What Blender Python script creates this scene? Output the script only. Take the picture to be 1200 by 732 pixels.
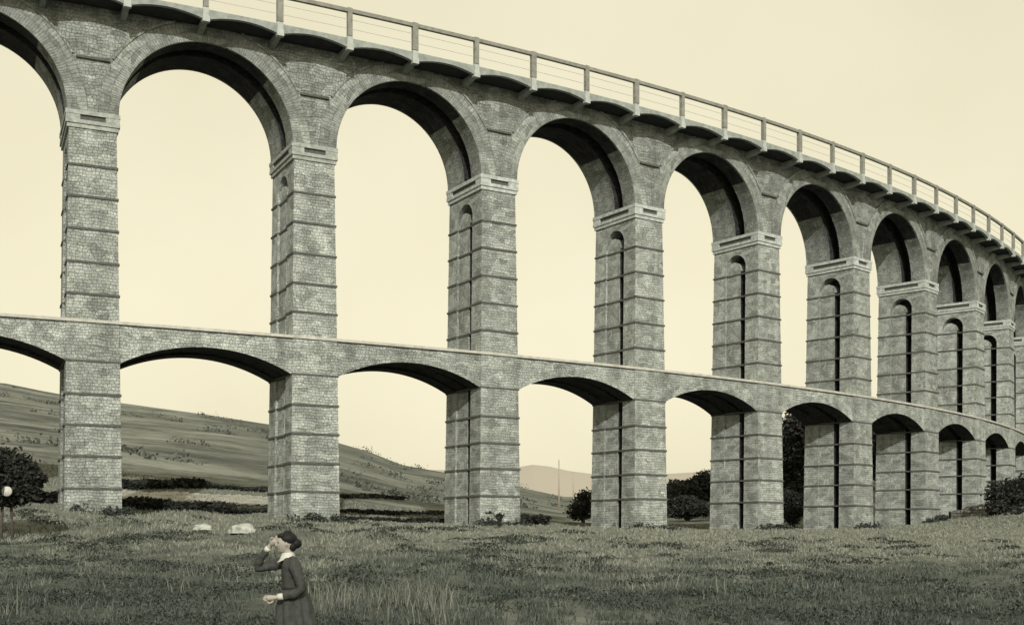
import bpy, bmesh, math, random
import numpy as np
from mathutils import Vector, Matrix, noise as mnoise

for o in list(bpy.data.objects):
    bpy.data.objects.remove(o)
S = bpy.context.scene
C = S.collection
R = math.radians

# ------------------------------------------------------------------ camera
EYE = 632.0                                    # horizon row of the 1200 x 732 photograph
cam_d = bpy.data.cameras.new('camera')
cam = bpy.data.objects.new('camera', cam_d); C.objects.link(cam)
cam.location = (0, 0, 0); cam.rotation_euler = (R(90), 0, 0)
cam_d.sensor_width = 36; cam_d.lens = 42.0
cam_d.shift_y = (EYE - 366) / 1200
cam_d.clip_start = .1; cam_d.clip_end = 6000
S.camera = cam
S.render.resolution_x, S.render.resolution_y = 1024, 624

# ------------------------------------------------------------------ sky and sun
SUN_EL, SUN_AZ = R(27), R(7)                  # azimuth: from straight behind the camera, + = to its right
sun_vec = Vector((math.sin(SUN_AZ) * math.cos(SUN_EL), -math.cos(SUN_AZ) * math.cos(SUN_EL), math.sin(SUN_EL)))
W = bpy.data.worlds.new('World'); S.world = W; W.use_nodes = True
nt = W.node_tree; nt.nodes.clear()
out = nt.nodes.new('ShaderNodeOutputWorld'); add = nt.nodes.new('ShaderNodeAddShader')
bg1 = nt.nodes.new('ShaderNodeBackground'); bg2 = nt.nodes.new('ShaderNodeBackground')
sky = nt.nodes.new('ShaderNodeTexSky'); sky.sky_type = 'NISHITA'; sky.sun_disc = False
sky.sun_elevation = SUN_EL; sky.sun_rotation = math.atan2(sun_vec.x, sun_vec.y)
sky.air_density = 1.0; sky.dust_density = 3.0
hs = nt.nodes.new('ShaderNodeHueSaturation'); hs.inputs['Saturation'].default_value = 0.15
nt.links.new(sky.outputs[0], hs.inputs['Color']); tn = nt.nodes.new('ShaderNodeMix'); tn.data_type = 'RGBA'; tn.blend_type = 'MULTIPLY'; tn.inputs[0].default_value = 1; tn.inputs[7].default_value = (1, .92, .70, 1)
nt.links.new(hs.outputs[0], tn.inputs[6]); nt.links.new(tn.outputs[2], bg1.inputs[0])
bg1.inputs[1].default_value = 0.05
# even veil of pale overcast, with very faint large cloud mottling
tc = nt.nodes.new('ShaderNodeTexCoord'); nz = nt.nodes.new('ShaderNodeTexNoise')
nz.inputs['Scale'].default_value = 5.0; nz.inputs['Detail'].default_value = 6
cr = nt.nodes.new('ShaderNodeValToRGB')
cr.color_ramp.elements[0].position = .3; cr.color_ramp.elements[1].position = .72
cr.color_ramp.elements[0].color = (.75, .69, .48, 1); cr.color_ramp.elements[1].color = (.825, .765, .55, 1)
nt.links.new(tc.outputs['Generated'], nz.inputs['Vector']); nt.links.new(nz.outputs[0], cr.inputs[0])
nt.links.new(cr.outputs[0], bg2.inputs[0]); bg2.inputs[1].default_value = 0.86
nt.links.new(bg1.outputs[0], add.inputs[0]); nt.links.new(bg2.outputs[0], add.inputs[1])
nt.links.new(add.outputs[0], out.inputs[0])

sd = bpy.data.lights.new('sun', 'SUN'); sd.energy = 3.4; sd.angle = R(.6); sd.color = (1, .965, .90)
so = bpy.data.objects.new('sun', sd); C.objects.link(so)
so.rotation_euler = sun_vec.to_track_quat('Z', 'Y').to_euler()
S.view_settings.view_transform = 'Standard'; S.view_settings.look = 'None'
S.view_settings.exposure = 0; S.view_settings.gamma = 1

# ------------------------------------------------------------------ materials
class N:
    """tiny node helper"""
    def __init__(self, name, rough=.95):
        self.m = bpy.data.materials.new(name); self.m.use_nodes = True
        self.t = self.m.node_tree; self.b = self.t.nodes['Principled BSDF']
        self.b.inputs['Roughness'].default_value = rough
        self.b.inputs['Specular IOR Level'].default_value = .15
    def n(self, typ, **kw):
        nd = self.t.nodes.new('ShaderNode' + typ)
        for k, v in kw.items():
            if k in nd.inputs: nd.inputs[k].default_value = v
            else: setattr(nd, k, v)
        return nd
    def l(self, a, b): self.t.links.new(a, b)
    def ramp(self, src, stops, interp='LINEAR'):
        r = self.n('ValToRGB'); r.color_ramp.interpolation = interp
        e = r.color_ramp.elements
        while len(e) < len(stops): e.new(.5)
        for x, (p, c) in zip(e, stops):
            x.position = p; x.color = (c, c, c, 1) if not isinstance(c, tuple) else c + (1,)
        self.l(src, r.inputs[0]); return r.outputs[0]
    def mix(self, a, b, fac, typ='MIX'):
        m = self.n('Mix', data_type='RGBA', blend_type=typ)
        if isinstance(fac, (int, float)): m.inputs[0].default_value = fac
        else: self.l(fac, m.inputs[0])
        for s, i in ((a, 6), (b, 7)):
            if isinstance(s, tuple): m.inputs[i].default_value = s + (1,)
            else: self.l(s, m.inputs[i])
        return m.outputs[2]
    def bump(self, h, dist, strength=1):
        b = self.n('Bump', Strength=strength, Distance=dist); self.l(h, b.inputs['Height'])
        self.l(b.outputs[0], self.b.inputs['Normal'])
    def col(self, c):
        if isinstance(c, tuple): self.b.inputs['Base Color'].default_value = c + (1,)
        else: self.l(c, self.b.inputs['Base Color'])
        return self.m

def masonry(name, row, wid, c0, c1, mortar, distort, msize=.018, stain=.35, bump=.04):
    k = N(name)
    uv = k.n('TexCoord')
    dn = k.n('TexNoise', Scale=1.6, Detail=3.0); k.l(uv.outputs['UV'], dn.inputs['Vector'])
    sub = k.n('VectorMath', operation='SUBTRACT'); k.l(dn.outputs['Color'], sub.inputs[0]); sub.inputs[1].default_value = (.5, .5, .5)
    sc = k.n('VectorMath', operation='SCALE', Scale=distort); k.l(sub.outputs[0], sc.inputs[0])
    ad = k.n('VectorMath', operation='ADD'); k.l(uv.outputs['UV'], ad.inputs[0]); k.l(sc.outputs[0], ad.inputs[1])
    br = k.n('TexBrick', offset=.43, offset_frequency=2, squash=.72, squash_frequency=3, Scale=1.0)
    br.inputs['Row Height'].default_value = row; br.inputs['Brick Width'].default_value = wid
    br.inputs['Mortar Size'].default_value = msize; br.inputs['Mortar Smooth'].default_value = .3
    br.inputs['Color1'].default_value = c0 + (1,); br.inputs['Color2'].default_value = c1 + (1,)
    br.inputs['Mortar'].default_value = mortar + (1,); k.l(ad.outputs[0], br.inputs['Vector'])
    # second, finer stone pattern that breaks the courses
    mp = k.n('Mapping'); mp.inputs['Scale'].default_value = (2.3, 4.2, 1); k.l(ad.outputs[0], mp.inputs['Vector'])
    vo = k.n('TexVoronoi', feature='F1', Scale=1.0); k.l(mp.outputs[0], vo.inputs['Vector'])
    bw = k.n('RGBToBW'); k.l(vo.outputs['Color'], bw.inputs[0])
    c = k.mix(br.outputs['Color'], k.ramp(bw.outputs[0], [(.15, .62), (.55, 1.0), (.9, 1.3)]), .8, 'MULTIPLY')
    fn = k.n('TexNoise', Scale=7.0, Detail=8.0, Roughness=.78); k.l(uv.outputs['UV'], fn.inputs['Vector'])
    c = k.mix(c, k.ramp(fn.outputs[0], [(.32, .50), (.68, 1.42)]), .9, 'MULTIPLY')
    ob = k.n('TexNoise', Scale=.5, Detail=8.0, Roughness=.72); k.l(uv.outputs['Object'], ob.inputs['Vector'])
    c = k.mix(c, k.ramp(ob.outputs[0], [(.22, .72), (.5, .98), (.78, 1.2)]), stain * 2, 'MULTIPLY')
    st = k.n('Mapping'); st.inputs['Scale'].default_value = (1.7, .16, 1); k.l(uv.outputs['UV'], st.inputs['Vector'])
    sn = k.n('TexNoise', Scale=1.0, Detail=4.0); k.l(st.outputs[0], sn.inputs['Vector'])
    c = k.mix(c, k.ramp(sn.outputs[0], [(.34, .66), (.6, 1.08)]), .7, 'MULTIPLY')
    oi = k.n('ObjectInfo')
    c = k.mix(c, k.ramp(oi.outputs['Random'], [(0, .90), (1, 1.08)]), 1.0, 'MULTIPLY')
    h = k.n('Math', operation='ADD'); k.l(fn.outputs[0], h.inputs[0])
    h2 = k.n('Math', operation='MULTIPLY'); k.l(br.outputs['Fac'], h2.inputs[0]); h2.inputs[1].default_value = -1.2
    h3 = k.n('Math', operation='ADD'); k.l(h2.outputs[0], h3.inputs[0]); k.l(bw.outputs[0], h3.inputs[1])
    k.l(h3.outputs[0], h.inputs[1]); k.bump(h.outputs[0], bump)
    return k.col(c)

def plain(name, c, rough=.9, var=.3, scale=6.0, bump=0):
    k = N(name, rough); t = k.n('TexCoord')
    n = k.n('TexNoise', Scale=scale, Detail=5.0, Roughness=.65); k.l(t.outputs['Object'], n.inputs['Vector'])
    r = k.ramp(n.outputs[0], [(.3, 1 - var), (.7, 1 + var)])
    if bump: k.bump(n.outputs[0], bump)
    return k.col(k.mix(c, r, 1.0, 'MULTIPLY'))

M = {}
M['pier'] = masonry('pier_stone', 0.12, 0.17, (0.324, 0.353, 0.332), (0.394, 0.427, 0.398), (0.249, 0.271, 0.256), 0.24, 0.012)
M['rubble'] = masonry('rubble_stone', 0.125, 0.155, (0.254, 0.276, 0.26), (0.309, 0.335, 0.312), (0.195, 0.213, 0.2), 0.36, 0.013)
M['ring'] = masonry('ring_stone', 0.39, 0.13, (0.254, 0.276, 0.26), (0.309, 0.335, 0.312), (0.195, 0.213, 0.2), 0.14, 0.008)
M['tier'] = masonry('tier_stone', 0.12, 0.17, (0.324, 0.353, 0.332), (0.394, 0.427, 0.398), (0.249, 0.271, 0.256), 0.3, 0.012)
M['vault'] = masonry('vault_shade', .09, .24, (.03, .03, .033), (.058, .058, .06), (.025, .025, .027), .05, .01)  # shade under the arches, painted as a near-black colour
M['soffit'] = plain('shaded_soffit', (.035, .036, .04), .9, .3, 3.0)  # underside shade of the deck put into a near-black colour
M['cap'] = plain('cap_stone', (.37, .405, .385), .9, .32, 5.0, .02)
M['cap_worn'] = plain('worn_cap_stone', (.285, .31, .29), .95, .35, 5.0, .02)
M['band'] = plain('band_brick', (.085, .088, .082), .95, .3, 9.0)
M['concrete'] = plain('deck_concrete', (.24, .265, .25), .9, .28, 3.0, .02)
M['coping'] = plain('coping_stone', (.40, .40, .365), .9, .25, 3.0, .02)
M['bracket'] = plain('bracket_stone', (.36, .385, .37), .9, .18, 4.0)
M['railing'] = plain('railing_paint', (.20, .205, .18), .7, .25, 4.0)
M['wire'] = plain('wire_metal', (.4, .4, .37), .6, .1)

# ------------------------------------------------------------------ helpers
def tag(o, label=None, cat=None, group=None, kind=None):
    if label: o['label'] = label
    if cat: o['category'] = cat
    if group: o['group'] = group
    if kind: o['kind'] = kind
    return o
def empty(name, loc=(0, 0, 0), parent=None):
    o = bpy.data.objects.new(name, None); C.objects.link(o); o.location = loc
    o.empty_display_size = .3; o.parent = parent; return o
def link_mesh(name, me, mat, parent=None, loc=(0, 0, 0)):
    o = bpy.data.objects.new(name, me); C.objects.link(o); o.location = loc; o.parent = parent
    if mat: me.materials.append(mat)
    return o
def np_mesh(name, verts, faces, mat=None, parent=None, loc=(0, 0, 0), smooth=False):
    """verts (n,3), faces (m,k) arrays with the same k"""
    me = bpy.data.meshes.new(name); v = np.asarray(verts, np.float32); f = np.asarray(faces, np.int32)
    me.vertices.add(len(v)); me.vertices.foreach_set('co', v.ravel())
    me.loops.add(f.size); me.loops.foreach_set('vertex_index', f.ravel())
    me.polygons.add(len(f)); me.polygons.foreach_set('loop_start', np.arange(0, f.size, f.shape[1], dtype=np.int32))
    me.update(calc_edges=True)
    if smooth: me.polygons.foreach_set('use_smooth', np.ones(len(f), bool))
    return link_mesh(name, me, mat, parent, loc)

# ------------------------------------------------------------------ the viaduct's curved line
X3, Y3, H3, BAY, K0, K1 = -.604, 54.276, .5454, 8.802, .00688, .00048
_tab = {}
def _build_tab():
    n = 60
    for sg in (1, -1):
        x, y, h = X3, Y3, H3
        _tab[3 * n] = (x, y, h)
        for j in range(1, 14 * n + 1):
            ii = 3 + sg * (j - .5) / n
            kk = K0 + K1 * max(min(ii - 3, 6), -6); ds = sg * BAY / n
            hm = h + kk * ds / 2
            x += ds * math.cos(hm); y += ds * math.sin(hm); h += kk * ds
            _tab[3 * n + sg * j] = (x, y, h)
_build_tab()
def line(i):
    """point and heading of the front face at pier index i (fractional)"""
    q = i * 60; a = math.floor(q); f = q - a
    p, r = _tab[a], _tab[a + 1]
    return tuple(p[j] + (r[j] - p[j]) * f for j in range(3))
def world(s, v, z):
    """s metres along the viaduct from pier 0, v metres behind its front face, height z"""
    x, y, h = line(s / BAY)
    return Vector((x - math.sin(h) * v, y + math.cos(h) * v, z))

class MB:
    """collects faces given in (s, v, z) along the viaduct, with masonry UVs in metres"""
    def __init__(self): self.v, self.f, self.uv, self.mi, self.m = [], [], [], [], 0
    def face(self, pts, uv=None):
        if uv is None:
            a = Vector(pts[1]) - Vector(pts[0]); b = Vector(pts[-1]) - Vector(pts[0]); n = a.cross(b)
            d = max(range(3), key=lambda q: abs(n[q]))
            uv = [((p[0], p[2]), (p[1] + 31.7, p[2]), (p[0], p[1] + 11.3))[(1, 0, 2)[d]] for p in pts]
        k = len(self.v); self.v += [tuple(p) for p in pts]; self.f.append(tuple(range(k, k + len(pts)))); self.uv += uv; self.mi.append(self.m)
    def hexa(self, p):                      # p: 8 corners, bottom 4 then top 4 (s0v0, s1v0, s1v1, s0v1)
        for q in ((0, 1, 5, 4), (1, 2, 6, 5), (2, 3, 7, 6), (3, 0, 4, 7), (4, 5, 6, 7), (3, 2, 1, 0)):
            self.face([p[i] for i in q])
    def box(self, s0, s1, v0, v1, z0, z1):
        self.hexa([(s0, v0, z0), (s1, v0, z0), (s1, v1, z0), (s0, v1, z0), (s0, v0, z1), (s1, v0, z1), (s1, v1, z1), (s0, v1, z1)])
    def build(self, name, mat, parent=None, merge=True):
        me = bpy.data.meshes.new(name)
        me.from_pydata([world(*p) for p in self.v], [], self.f)
        l = me.uv_layers.new(name='UVMap')
        for i, q in enumerate(self.uv): l.data[i].uv = q
        me.update()
        mats = mat if isinstance(mat, list) else [mat]
        for x in mats: me.materials.append(x)
        me.polygons.foreach_set('material_index', self.mi)
        return link_mesh(name, me, None, parent)

# ------------------------------------------------------------------ levels
Z_MID, Z_CAP, Z_SLAB, Z_TOP, Z_RAIL = 8.44, 16.44, 20.56, 20.72, 21.93
DEP = 3.18
RAD = 3.45
PIERS = list(range(-1, 14))
base_z = {-1: 1.5, 0: 1.15, 1: .95, 2: .72, 3: .6, 4: .45, 5: .48, 6: .62, 7: 1.0, 8: 1.7, 9: 2.6, 10: 3.4, 11: 4.2, 12: 5.0, 13: 6.0}

# ------------------------------------------------------------------ ground
_px = np.array([line(i)[0] for i in PIERS]); _py = np.array([line(i)[1] for i in PIERS]); _pz = np.array([base_z[i] for i in PIERS])
RID_X = np.array([-600, -214, -107, -95, -83, -64, -50, -36.6, -30, -23, -14, -7, 2, 11, 32, 54, 107, 250, 600.])
RID_Z = np.array([48, 41, 33, 30.5, 28.8, 26.2, 24, 20.3, 18.4, 15.6, 14, 12.3, 10.5, 8.5, 9, 14, 26, 40, 50.])
FAR_X = np.array([-900, -300, -40, 0, 12, 22, 33, 60, 200, 900.]); FAR_Z = np.array([50, 42, 40, 41, 43, 42, 39.5, 36, 44, 60.])
def smooth(t): t = np.clip(t, 0, 1); return t * t * (3 - 2 * t)
def ground_z(X, Y):
    X = np.asarray(X, float); Y = np.asarray(Y, float)
    yv = np.interp(X, _px, _py); zb = np.interp(X, _px, _pz)
    yv = np.where(X < _px[0], _py[0], yv); yv = np.where(X > _px[-1], _py[-1], yv)
    zn = np.interp(Y, [-80, 0, 9, 14], [-1.9, -1.6, -1.68, -1.58])
    t = np.clip((Y - 14) / (yv - 15), 0, 1.2)
    front = zn + (zb - zn) * (t ** .92)
    q = Y - yv
    side = smooth((-X - 5) / 14)
    front = front + .22 * np.exp(-((Y - 40 - .12 * X) / 2.2) ** 2) * smooth((-X - 2) / 6)
    # back: short shelf, then the hill
    rz = np.interp(X * 250 / np.maximum(Y, 60), RID_X, RID_Z)
    tt = np.clip((Y - yv - 6) / (250 - yv - 6), 0, 1)
    back = zb + .012 * np.clip(q, 0, 12) + (rz - zb) * (tt ** 1.15)
    fz = np.interp(X * 700 / np.maximum(Y, 60), FAR_X, FAR_Z)
    dip = smooth((Y - 250) / 120)
    back = np.where(Y > 250, rz * (1 - dip) + 8 * dip, back)
    t2 = smooth((Y - 380) / 320)
    back = np.where(Y > 370, back * (1 - t2) + fz * t2, back)
    z = np.where(q > 0, np.maximum(back, zb), front)
    # bank at the right edge of the field
    z = z + 2.0 * np.exp(-(((X - 35.5) / 4.2) ** 2 + ((Y - 75) / 4.0) ** 2))
    z = z + .6 * smooth((X - 24) / 8) * np.exp(-((Y - 66) / 9) ** 2)
    # gentle unevenness
    z = z + (.07 * np.sin(X * .9 + 1.3 * np.sin(Y * .37)) * np.cos(Y * .61 + .5 * X) + .06 * np.sin(X * 1.9 + Y * .7 + 2 * np.sin(Y * .23 + X * .11)) * np.sin(Y * 1.3 - X * .35)) * smooth((Y - 6) / 10) * (1 - smooth((Y - 52) / 30)) 
    z = z + .8 * np.sin(X * .045 + .02 * Y) * np.sin(Y * .05) * smooth((Y - 110) / 80) * (1 - smooth((Y - 215) / 30))
    return z
def gz(x, y): return float(ground_z(x, y))

def axis(lo, hi, fine_lo, fine_hi, step, grow):
    a = list(np.arange(fine_lo, fine_hi + step / 2, step)); d = step
    while a[-1] < hi: d *= grow; a.append(a[-1] + d)
    d = step
    while a[0] > lo: d *= grow; a.insert(0, a[0] - d)
    return np.array(a)
ax = axis(-1400, 1400, -45, 60, .5, 1.12); ay = axis(-120, 2600, 6, 100, .5, 1.06)
GX, GY = np.meshgrid(ax, ay); GZ = ground_z(GX, GY)
rng = np.random.default_rng(5)
GZ = GZ + rng.normal(0, .018, GZ.shape) * (GY < 100)
idx = np.arange(GX.size).reshape(GX.shape)
fc = np.stack([idx[:-1, :-1], idx[:-1, 1:], idx[1:, 1:], idx[1:, :-1]], -1).reshape(-1, 4)

def ground_mat():
    k = N('meadow_ground', 1.0); t = k.n('TexCoord')
    def noise(sc, det=5.0, rough=.6, vec=(1, 1, 1)):
        mp = k.n('Mapping'); mp.inputs['Scale'].default_value = vec; k.l(t.outputs['Object'], mp.inputs['Vector'])
        n = k.n('TexNoise', Scale=sc, Detail=det, Roughness=rough); k.l(mp.outputs[0], n.inputs['Vector']); return n.outputs[0]
    big = noise(.09, 4.0); mid = noise(.55, 6.0, .7); fine = noise(5.0, 6.0, .75)
    c = k.mix((.045, .054, .048), (.12, .131, .114), k.ramp(big, [(.4, 0.0), (.6, 1.0)]))
    c = k.mix(c, k.ramp(mid, [(.32, .55), (.68, 1.4)]), .9, 'MULTIPLY')
    c = k.mix(c, k.ramp(fine, [(.32, .5), (.68, 1.5)]), .8, 'MULTIPLY')
    # the hill: long horizontal strips of fields and scrub
    st = noise(.05, 6.0, .6, (.6, 1.5, .6)); sp = noise(.16, 8.0, .8, (.6, 1, 1))
    h = k.mix((.09, .10, .088), (.155, .166, .146), k.ramp(st, [(.42, 0.0), (.58, 1.0)]))  # hill tones lifted, some haze put into the colour
    h = k.mix(h, k.ramp(sp, [(.38, .45), (.62, 1.45)]), 1.0, 'MULTIPLY')
    sx = k.n('SeparateXYZ'); k.l(t.outputs['Object'], sx.inputs[0])
    md = k.n('MapRange'); md.inputs['From Min'].default_value = 24; md.inputs['From Max'].default_value = 46; k.l(sx.outputs['Y'], md.inputs['Value'])
    c = k.mix(c, k.mix((.16, .172, .148), k.ramp(mid, [(.32, .6), (.68, 1.3)]), .9, 'MULTIPLY'), md.outputs[0])
    mr = k.n('MapRange'); mr.inputs['From Min'].default_value = 62; mr.inputs['From Max'].default_value = 80
    k.l(sx.outputs['Y'], mr.inputs['Value'])
    c = k.mix(c, h, mr.outputs[0])
    # pale haze of distance painted into the far ridge colour
    mf = k.n('MapRange'); mf.inputs['From Min'].default_value = 330; mf.inputs['From Max'].default_value = 420
    k.l(sx.outputs['Y'], mf.inputs['Value'])
    c = k.mix(c, (.37, .345, .30), mf.outputs[0])
    k.bump(fine, .06)
    return k.col(c)
M['ground'] = ground_mat()
g = np_mesh('ground', np.stack([GX, GY, GZ], -1).reshape(-1, 3), fc, M['ground'], smooth=True)
tag(g, 'rough grassy ground rising to the viaduct and up the hill behind', 'ground', kind='structure')

# pale lane along the foot of the hill
M['lane'] = plain('lane_dust', (.30, .30, .27), 1.0, .25, .8)
def lane(name, pts, wid, label):
    v, f = [], []
    P = []
    for a, b in zip(pts[:-1], pts[1:]):
        for t in np.linspace(0, 1, 24, endpoint=False): P.append((a[0] + (b[0] - a[0]) * t, a[1] + (b[1] - a[1]) * t))
    for n, (x, y) in enumerate(P):
        for j in range(7):
            yy = y + (j - 3) / 3 * wid * (1 + .12 * math.sin(n * .9)); v.append((x, yy, gz(x, yy) + .07))
        if n:
            for j in range(6):
                q = (n - 1) * 7 + j; f.append((q, q + 7, q + 8, q + 1))
    o = np_mesh(name, v, f, M['lane'], smooth=True); tag(o, label, 'lane', kind='structure')

# ------------------------------------------------------------------ the viaduct
viaduct = empty('railway_viaduct', (X3, Y3, 0))
tag(viaduct, 'long curved two-tier stone railway viaduct of tall arches crossing the meadow', 'viaduct')
V_INV = Vector((-X3, -Y3, 0))
def vb(mb, name, mat, parent):
    o = mb.build(name, mat, None)
    if o.data.vertices:
        o.data.transform(Matrix.Translation(V_INV))
    o.parent = parent
    return o

def halfw(z): return .865 + .0125 * (Z_CAP - z)          # battered shaft
def vfront(z): return -.010 * (Z_CAP - z)
def vback(z): return DEP - .08 + .012 * (Z_CAP - z)
VA, VB_, VC = .86, 1.30, 2.26                             # front rib | slot | niche | back rib

def pier(i):
    s = i * BAY; zb = base_z[i] - 1.0
    mb = MB()
    def col(z0, z1, va, vb_, inset0, full=False):
        """column slice between two heights; va/vb_ = 'f','b' or numbers"""
        fa = lambda z: vfront(z) if va == 'f' else va
        fb = lambda z: vback(z) if vb_ == 'b' else vb_
        p = []
        for z in (z0, z1):
            w = inset0 if full else halfw(z) - inset0
            p += [(s - w, fa(z), z), (s + w, fa(z), z), (s + w, fb(z), z), (s - w, fb(z), z)]
        mb.hexa(p)
    top = Z_CAP - .66
    for z0, z1, nt_ in ((zb, Z_MID - 1.05, None), (Z_MID, top, top - .32)):
        zt = nt_ or z1
        rr = (VC - VA) / 2; zc = zt - rr if nt_ else z1
        col(z0, z1, 'f', VA, 0); col(z0, z1, VC, 'b', 0)
        col(z0, zt, VA, VB_, .16, True)                   # deep slot: only a thin core wall
        col(z0, zc - .14 if nt_ else zt, VB_, VC, .10)
        if nt_:                                           # rounded top of the panel inside the niche
            n2 = 12; r2 = (VC - VB_) / 2; ws = halfw(zc) - .10
            arc = [((VB_ + VC) / 2 - r2 * math.cos(math.pi * j / n2), zc - .14 + r2 * math.sin(math.pi * j / n2)) for j in range(n2 + 1)]
            for sg in (-1, 1): mb.face([(s + sg * ws, v_, h_) for v_, h_ in arc])
            for (v0, h0), (v1, h1) in zip(arc[:-1], arc[1:]):
                mb.face([(s - ws, v0, h0), (s - ws, v1, h1), (s + ws, v1, h1), (s + ws, v0, h0)])
        if nt_:                                           # rounded head of the niche, on both sides
            n = 14
            for sg in (-1, 1):
                for j in range(n):
                    a0, a1 = math.pi * j / n, math.pi * (j + 1) / n
                    v0, v1 = (VA + VC) / 2 - rr * math.cos(a0), (VA + VC) / 2 - rr * math.cos(a1)
                    h0, h1 = zc + rr * math.sin(a0), zc + rr * math.sin(a1)
                    w = lambda z: s + sg * halfw(z)
                    c_ = s + sg * .16
                    mb.face([(w(h0), v0, h0), (w(h1), v1, h1), (w(z1), v1, z1), (w(z1), v0, z1)])
                    mb.face([(w(h0), v0, h0), (w(h1), v1, h1), (c_, v1, h1), (c_, v0, h0)])
            mb.box(s - .16, s + .16, VA, VC, zt - .01, z1)
    # solid block behind the tier band and the pier head between the arch springings
    col(Z_MID - 1.05, Z_MID, 'f', 'b', 0)
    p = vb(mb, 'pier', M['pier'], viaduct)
    for z0, z1 in ((zb, Z_MID - 1.06), (Z_MID + .01, top - .34)):   # dark sheets that put the slot's shade into colour
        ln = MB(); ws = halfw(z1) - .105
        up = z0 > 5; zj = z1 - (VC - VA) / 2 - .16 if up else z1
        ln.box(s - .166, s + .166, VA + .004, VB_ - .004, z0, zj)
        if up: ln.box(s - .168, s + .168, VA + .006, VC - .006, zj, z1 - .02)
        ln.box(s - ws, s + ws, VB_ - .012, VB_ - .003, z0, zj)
        vb(ln, 'slot_shade', M['vault'], p)
    # string courses: thin dark projecting bands that follow the niche
    zs = []
    z = Z_CAP - 2.05
    while z > Z_MID + .5: zs.append(z); z -= 1.24
    z = Z_MID - 2.85
    while z > base_z[i] + .5: zs.append(z); z -= 1.2
    rnd = random.Random(i)
    for z in zs:
        z += rnd.uniform(-.03, .03); w = halfw(z) + .04; t = .042; wi = w - .10
        va, vb2 = vfront(z) - .04, vback(z) + .04
        ring = [(s - w, va), (s + w, va), (s + w, VA), (s + wi, VA), (s + wi, VC), (s + w, VC), (s + w, vb2),
                (s - w, vb2), (s - w, VC), (s - wi, VC), (s - wi, VA), (s - w, VA)]
        bb = MB(); n = len(ring)
        for j in range(n):
            (a0, c0), (a1, c1) = ring[j], ring[(j + 1) % n]
            bb.face([(a0, c0, z - t), (a1, c1, z - t), (a1, c1, z + t), (a0, c0, z + t)])
        for zz in (z - t, z + t): bb.face([(a_, c_, zz) for a_, c_ in ring])
        vb(bb, 'string_course', M['band'], p)
    # ledge where the shaft leaves the tier and the impost line under it
    im = MB(); w = halfw(Z_MID - 1.05) + .03
    im.box(s - w - .02, s + w + .02, vfront(Z_MID - 1.05) - .03, vback(Z_MID - 1.05) + .03, Z_MID - 1.62, Z_MID - 1.54)
    vb(im, 'impost', M['band'], p)
    # capital: two mouldings with a frieze of corner blocks and a sunk dark slot on each face
    cp = MB()
    e = .885
    z0 = top
    cp.box(s - e - .06, s + e + .06, -.06, DEP - .02, z0, z0 + .16)
    cp.box(s - e - .11, s + e + .11, -.11, DEP + .03, z0 + .16, z0 + .30)
    cp.box(s - e - .03, s + e + .03, -.03, DEP - .06, z0 + .30, z0 + .50)
    for sa, sb in ((s - e - .10, s - e + .42), (s + e - .42, s + e + .10)):
        for va, vb2 in ((-.10, .40), (DEP - .5, DEP + .02)):
            cp.box(sa, sb, va, vb2, z0 + .302, z0 + .498)
    cp.box(s - e - .12, s + e + .12, -.12, DEP + .04, z0 + .50, z0 + .66)
    c = vb(cp, 'capital', M['cap_worn'] if i <= 2 else M['cap'], p)
    sl = MB(); sl.box(s - e + .42, s + e - .42, -.034, .2, z0 + .303, z0 + .497)
    vb(sl, 'capital_slot', M['band'], c)
    for sg in (-1, 1):
        a, b = sorted((s + sg * (e + .034), s + sg * (e - .2)))
        sl = MB(); sl.box(a, b, .40, DEP - .5, z0 + .304, z0 + .496); vb(sl, 'capital_slot', M['band'], c)
    return p

def arch_strip(mb, s0, zc, prof, v0, v1, ztop, smin, smax, faces='fbi', spring=None):
    """wall between two verticals above an arch. prof: list of (ds, dz) from left spring to right spring"""
    pts = [(s0 + a, zc + b) for a, b in prof]
    edge = [(smin, pts[0][1])] + pts + [(smax, pts[-1][1])]
    for k, ((a, za), (b, zb_)) in enumerate(zip(edge[:-1], edge[1:])):
        inner = 0 < k < len(edge) - 2
        if 'f' in faces:
            mb.face([(a, v0, za), (b, v0, zb_), (b, v0, ztop), (a, v0, ztop)])
        if 'b' in faces:
            mb.face([(b, v1, zb_), (a, v1, za), (a, v1, ztop), (b, v1, ztop)])
        springer = spring is None or min(za, zb_) < zc + spring
        if ('i' in faces and springer) or ('v' in faces and not springer):
            mb.face([(a, v0, za), (a, v1, za), (b, v1, zb_), (b, v0, zb_)])

SHADE_START = 2.35                    # pale haunches end at this height; shade is painted above
def semi(r, n=36): return [(-r * math.cos(math.pi * j / n), r * math.sin(math.pi * j / n)) for j in range(n + 1)]

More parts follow.
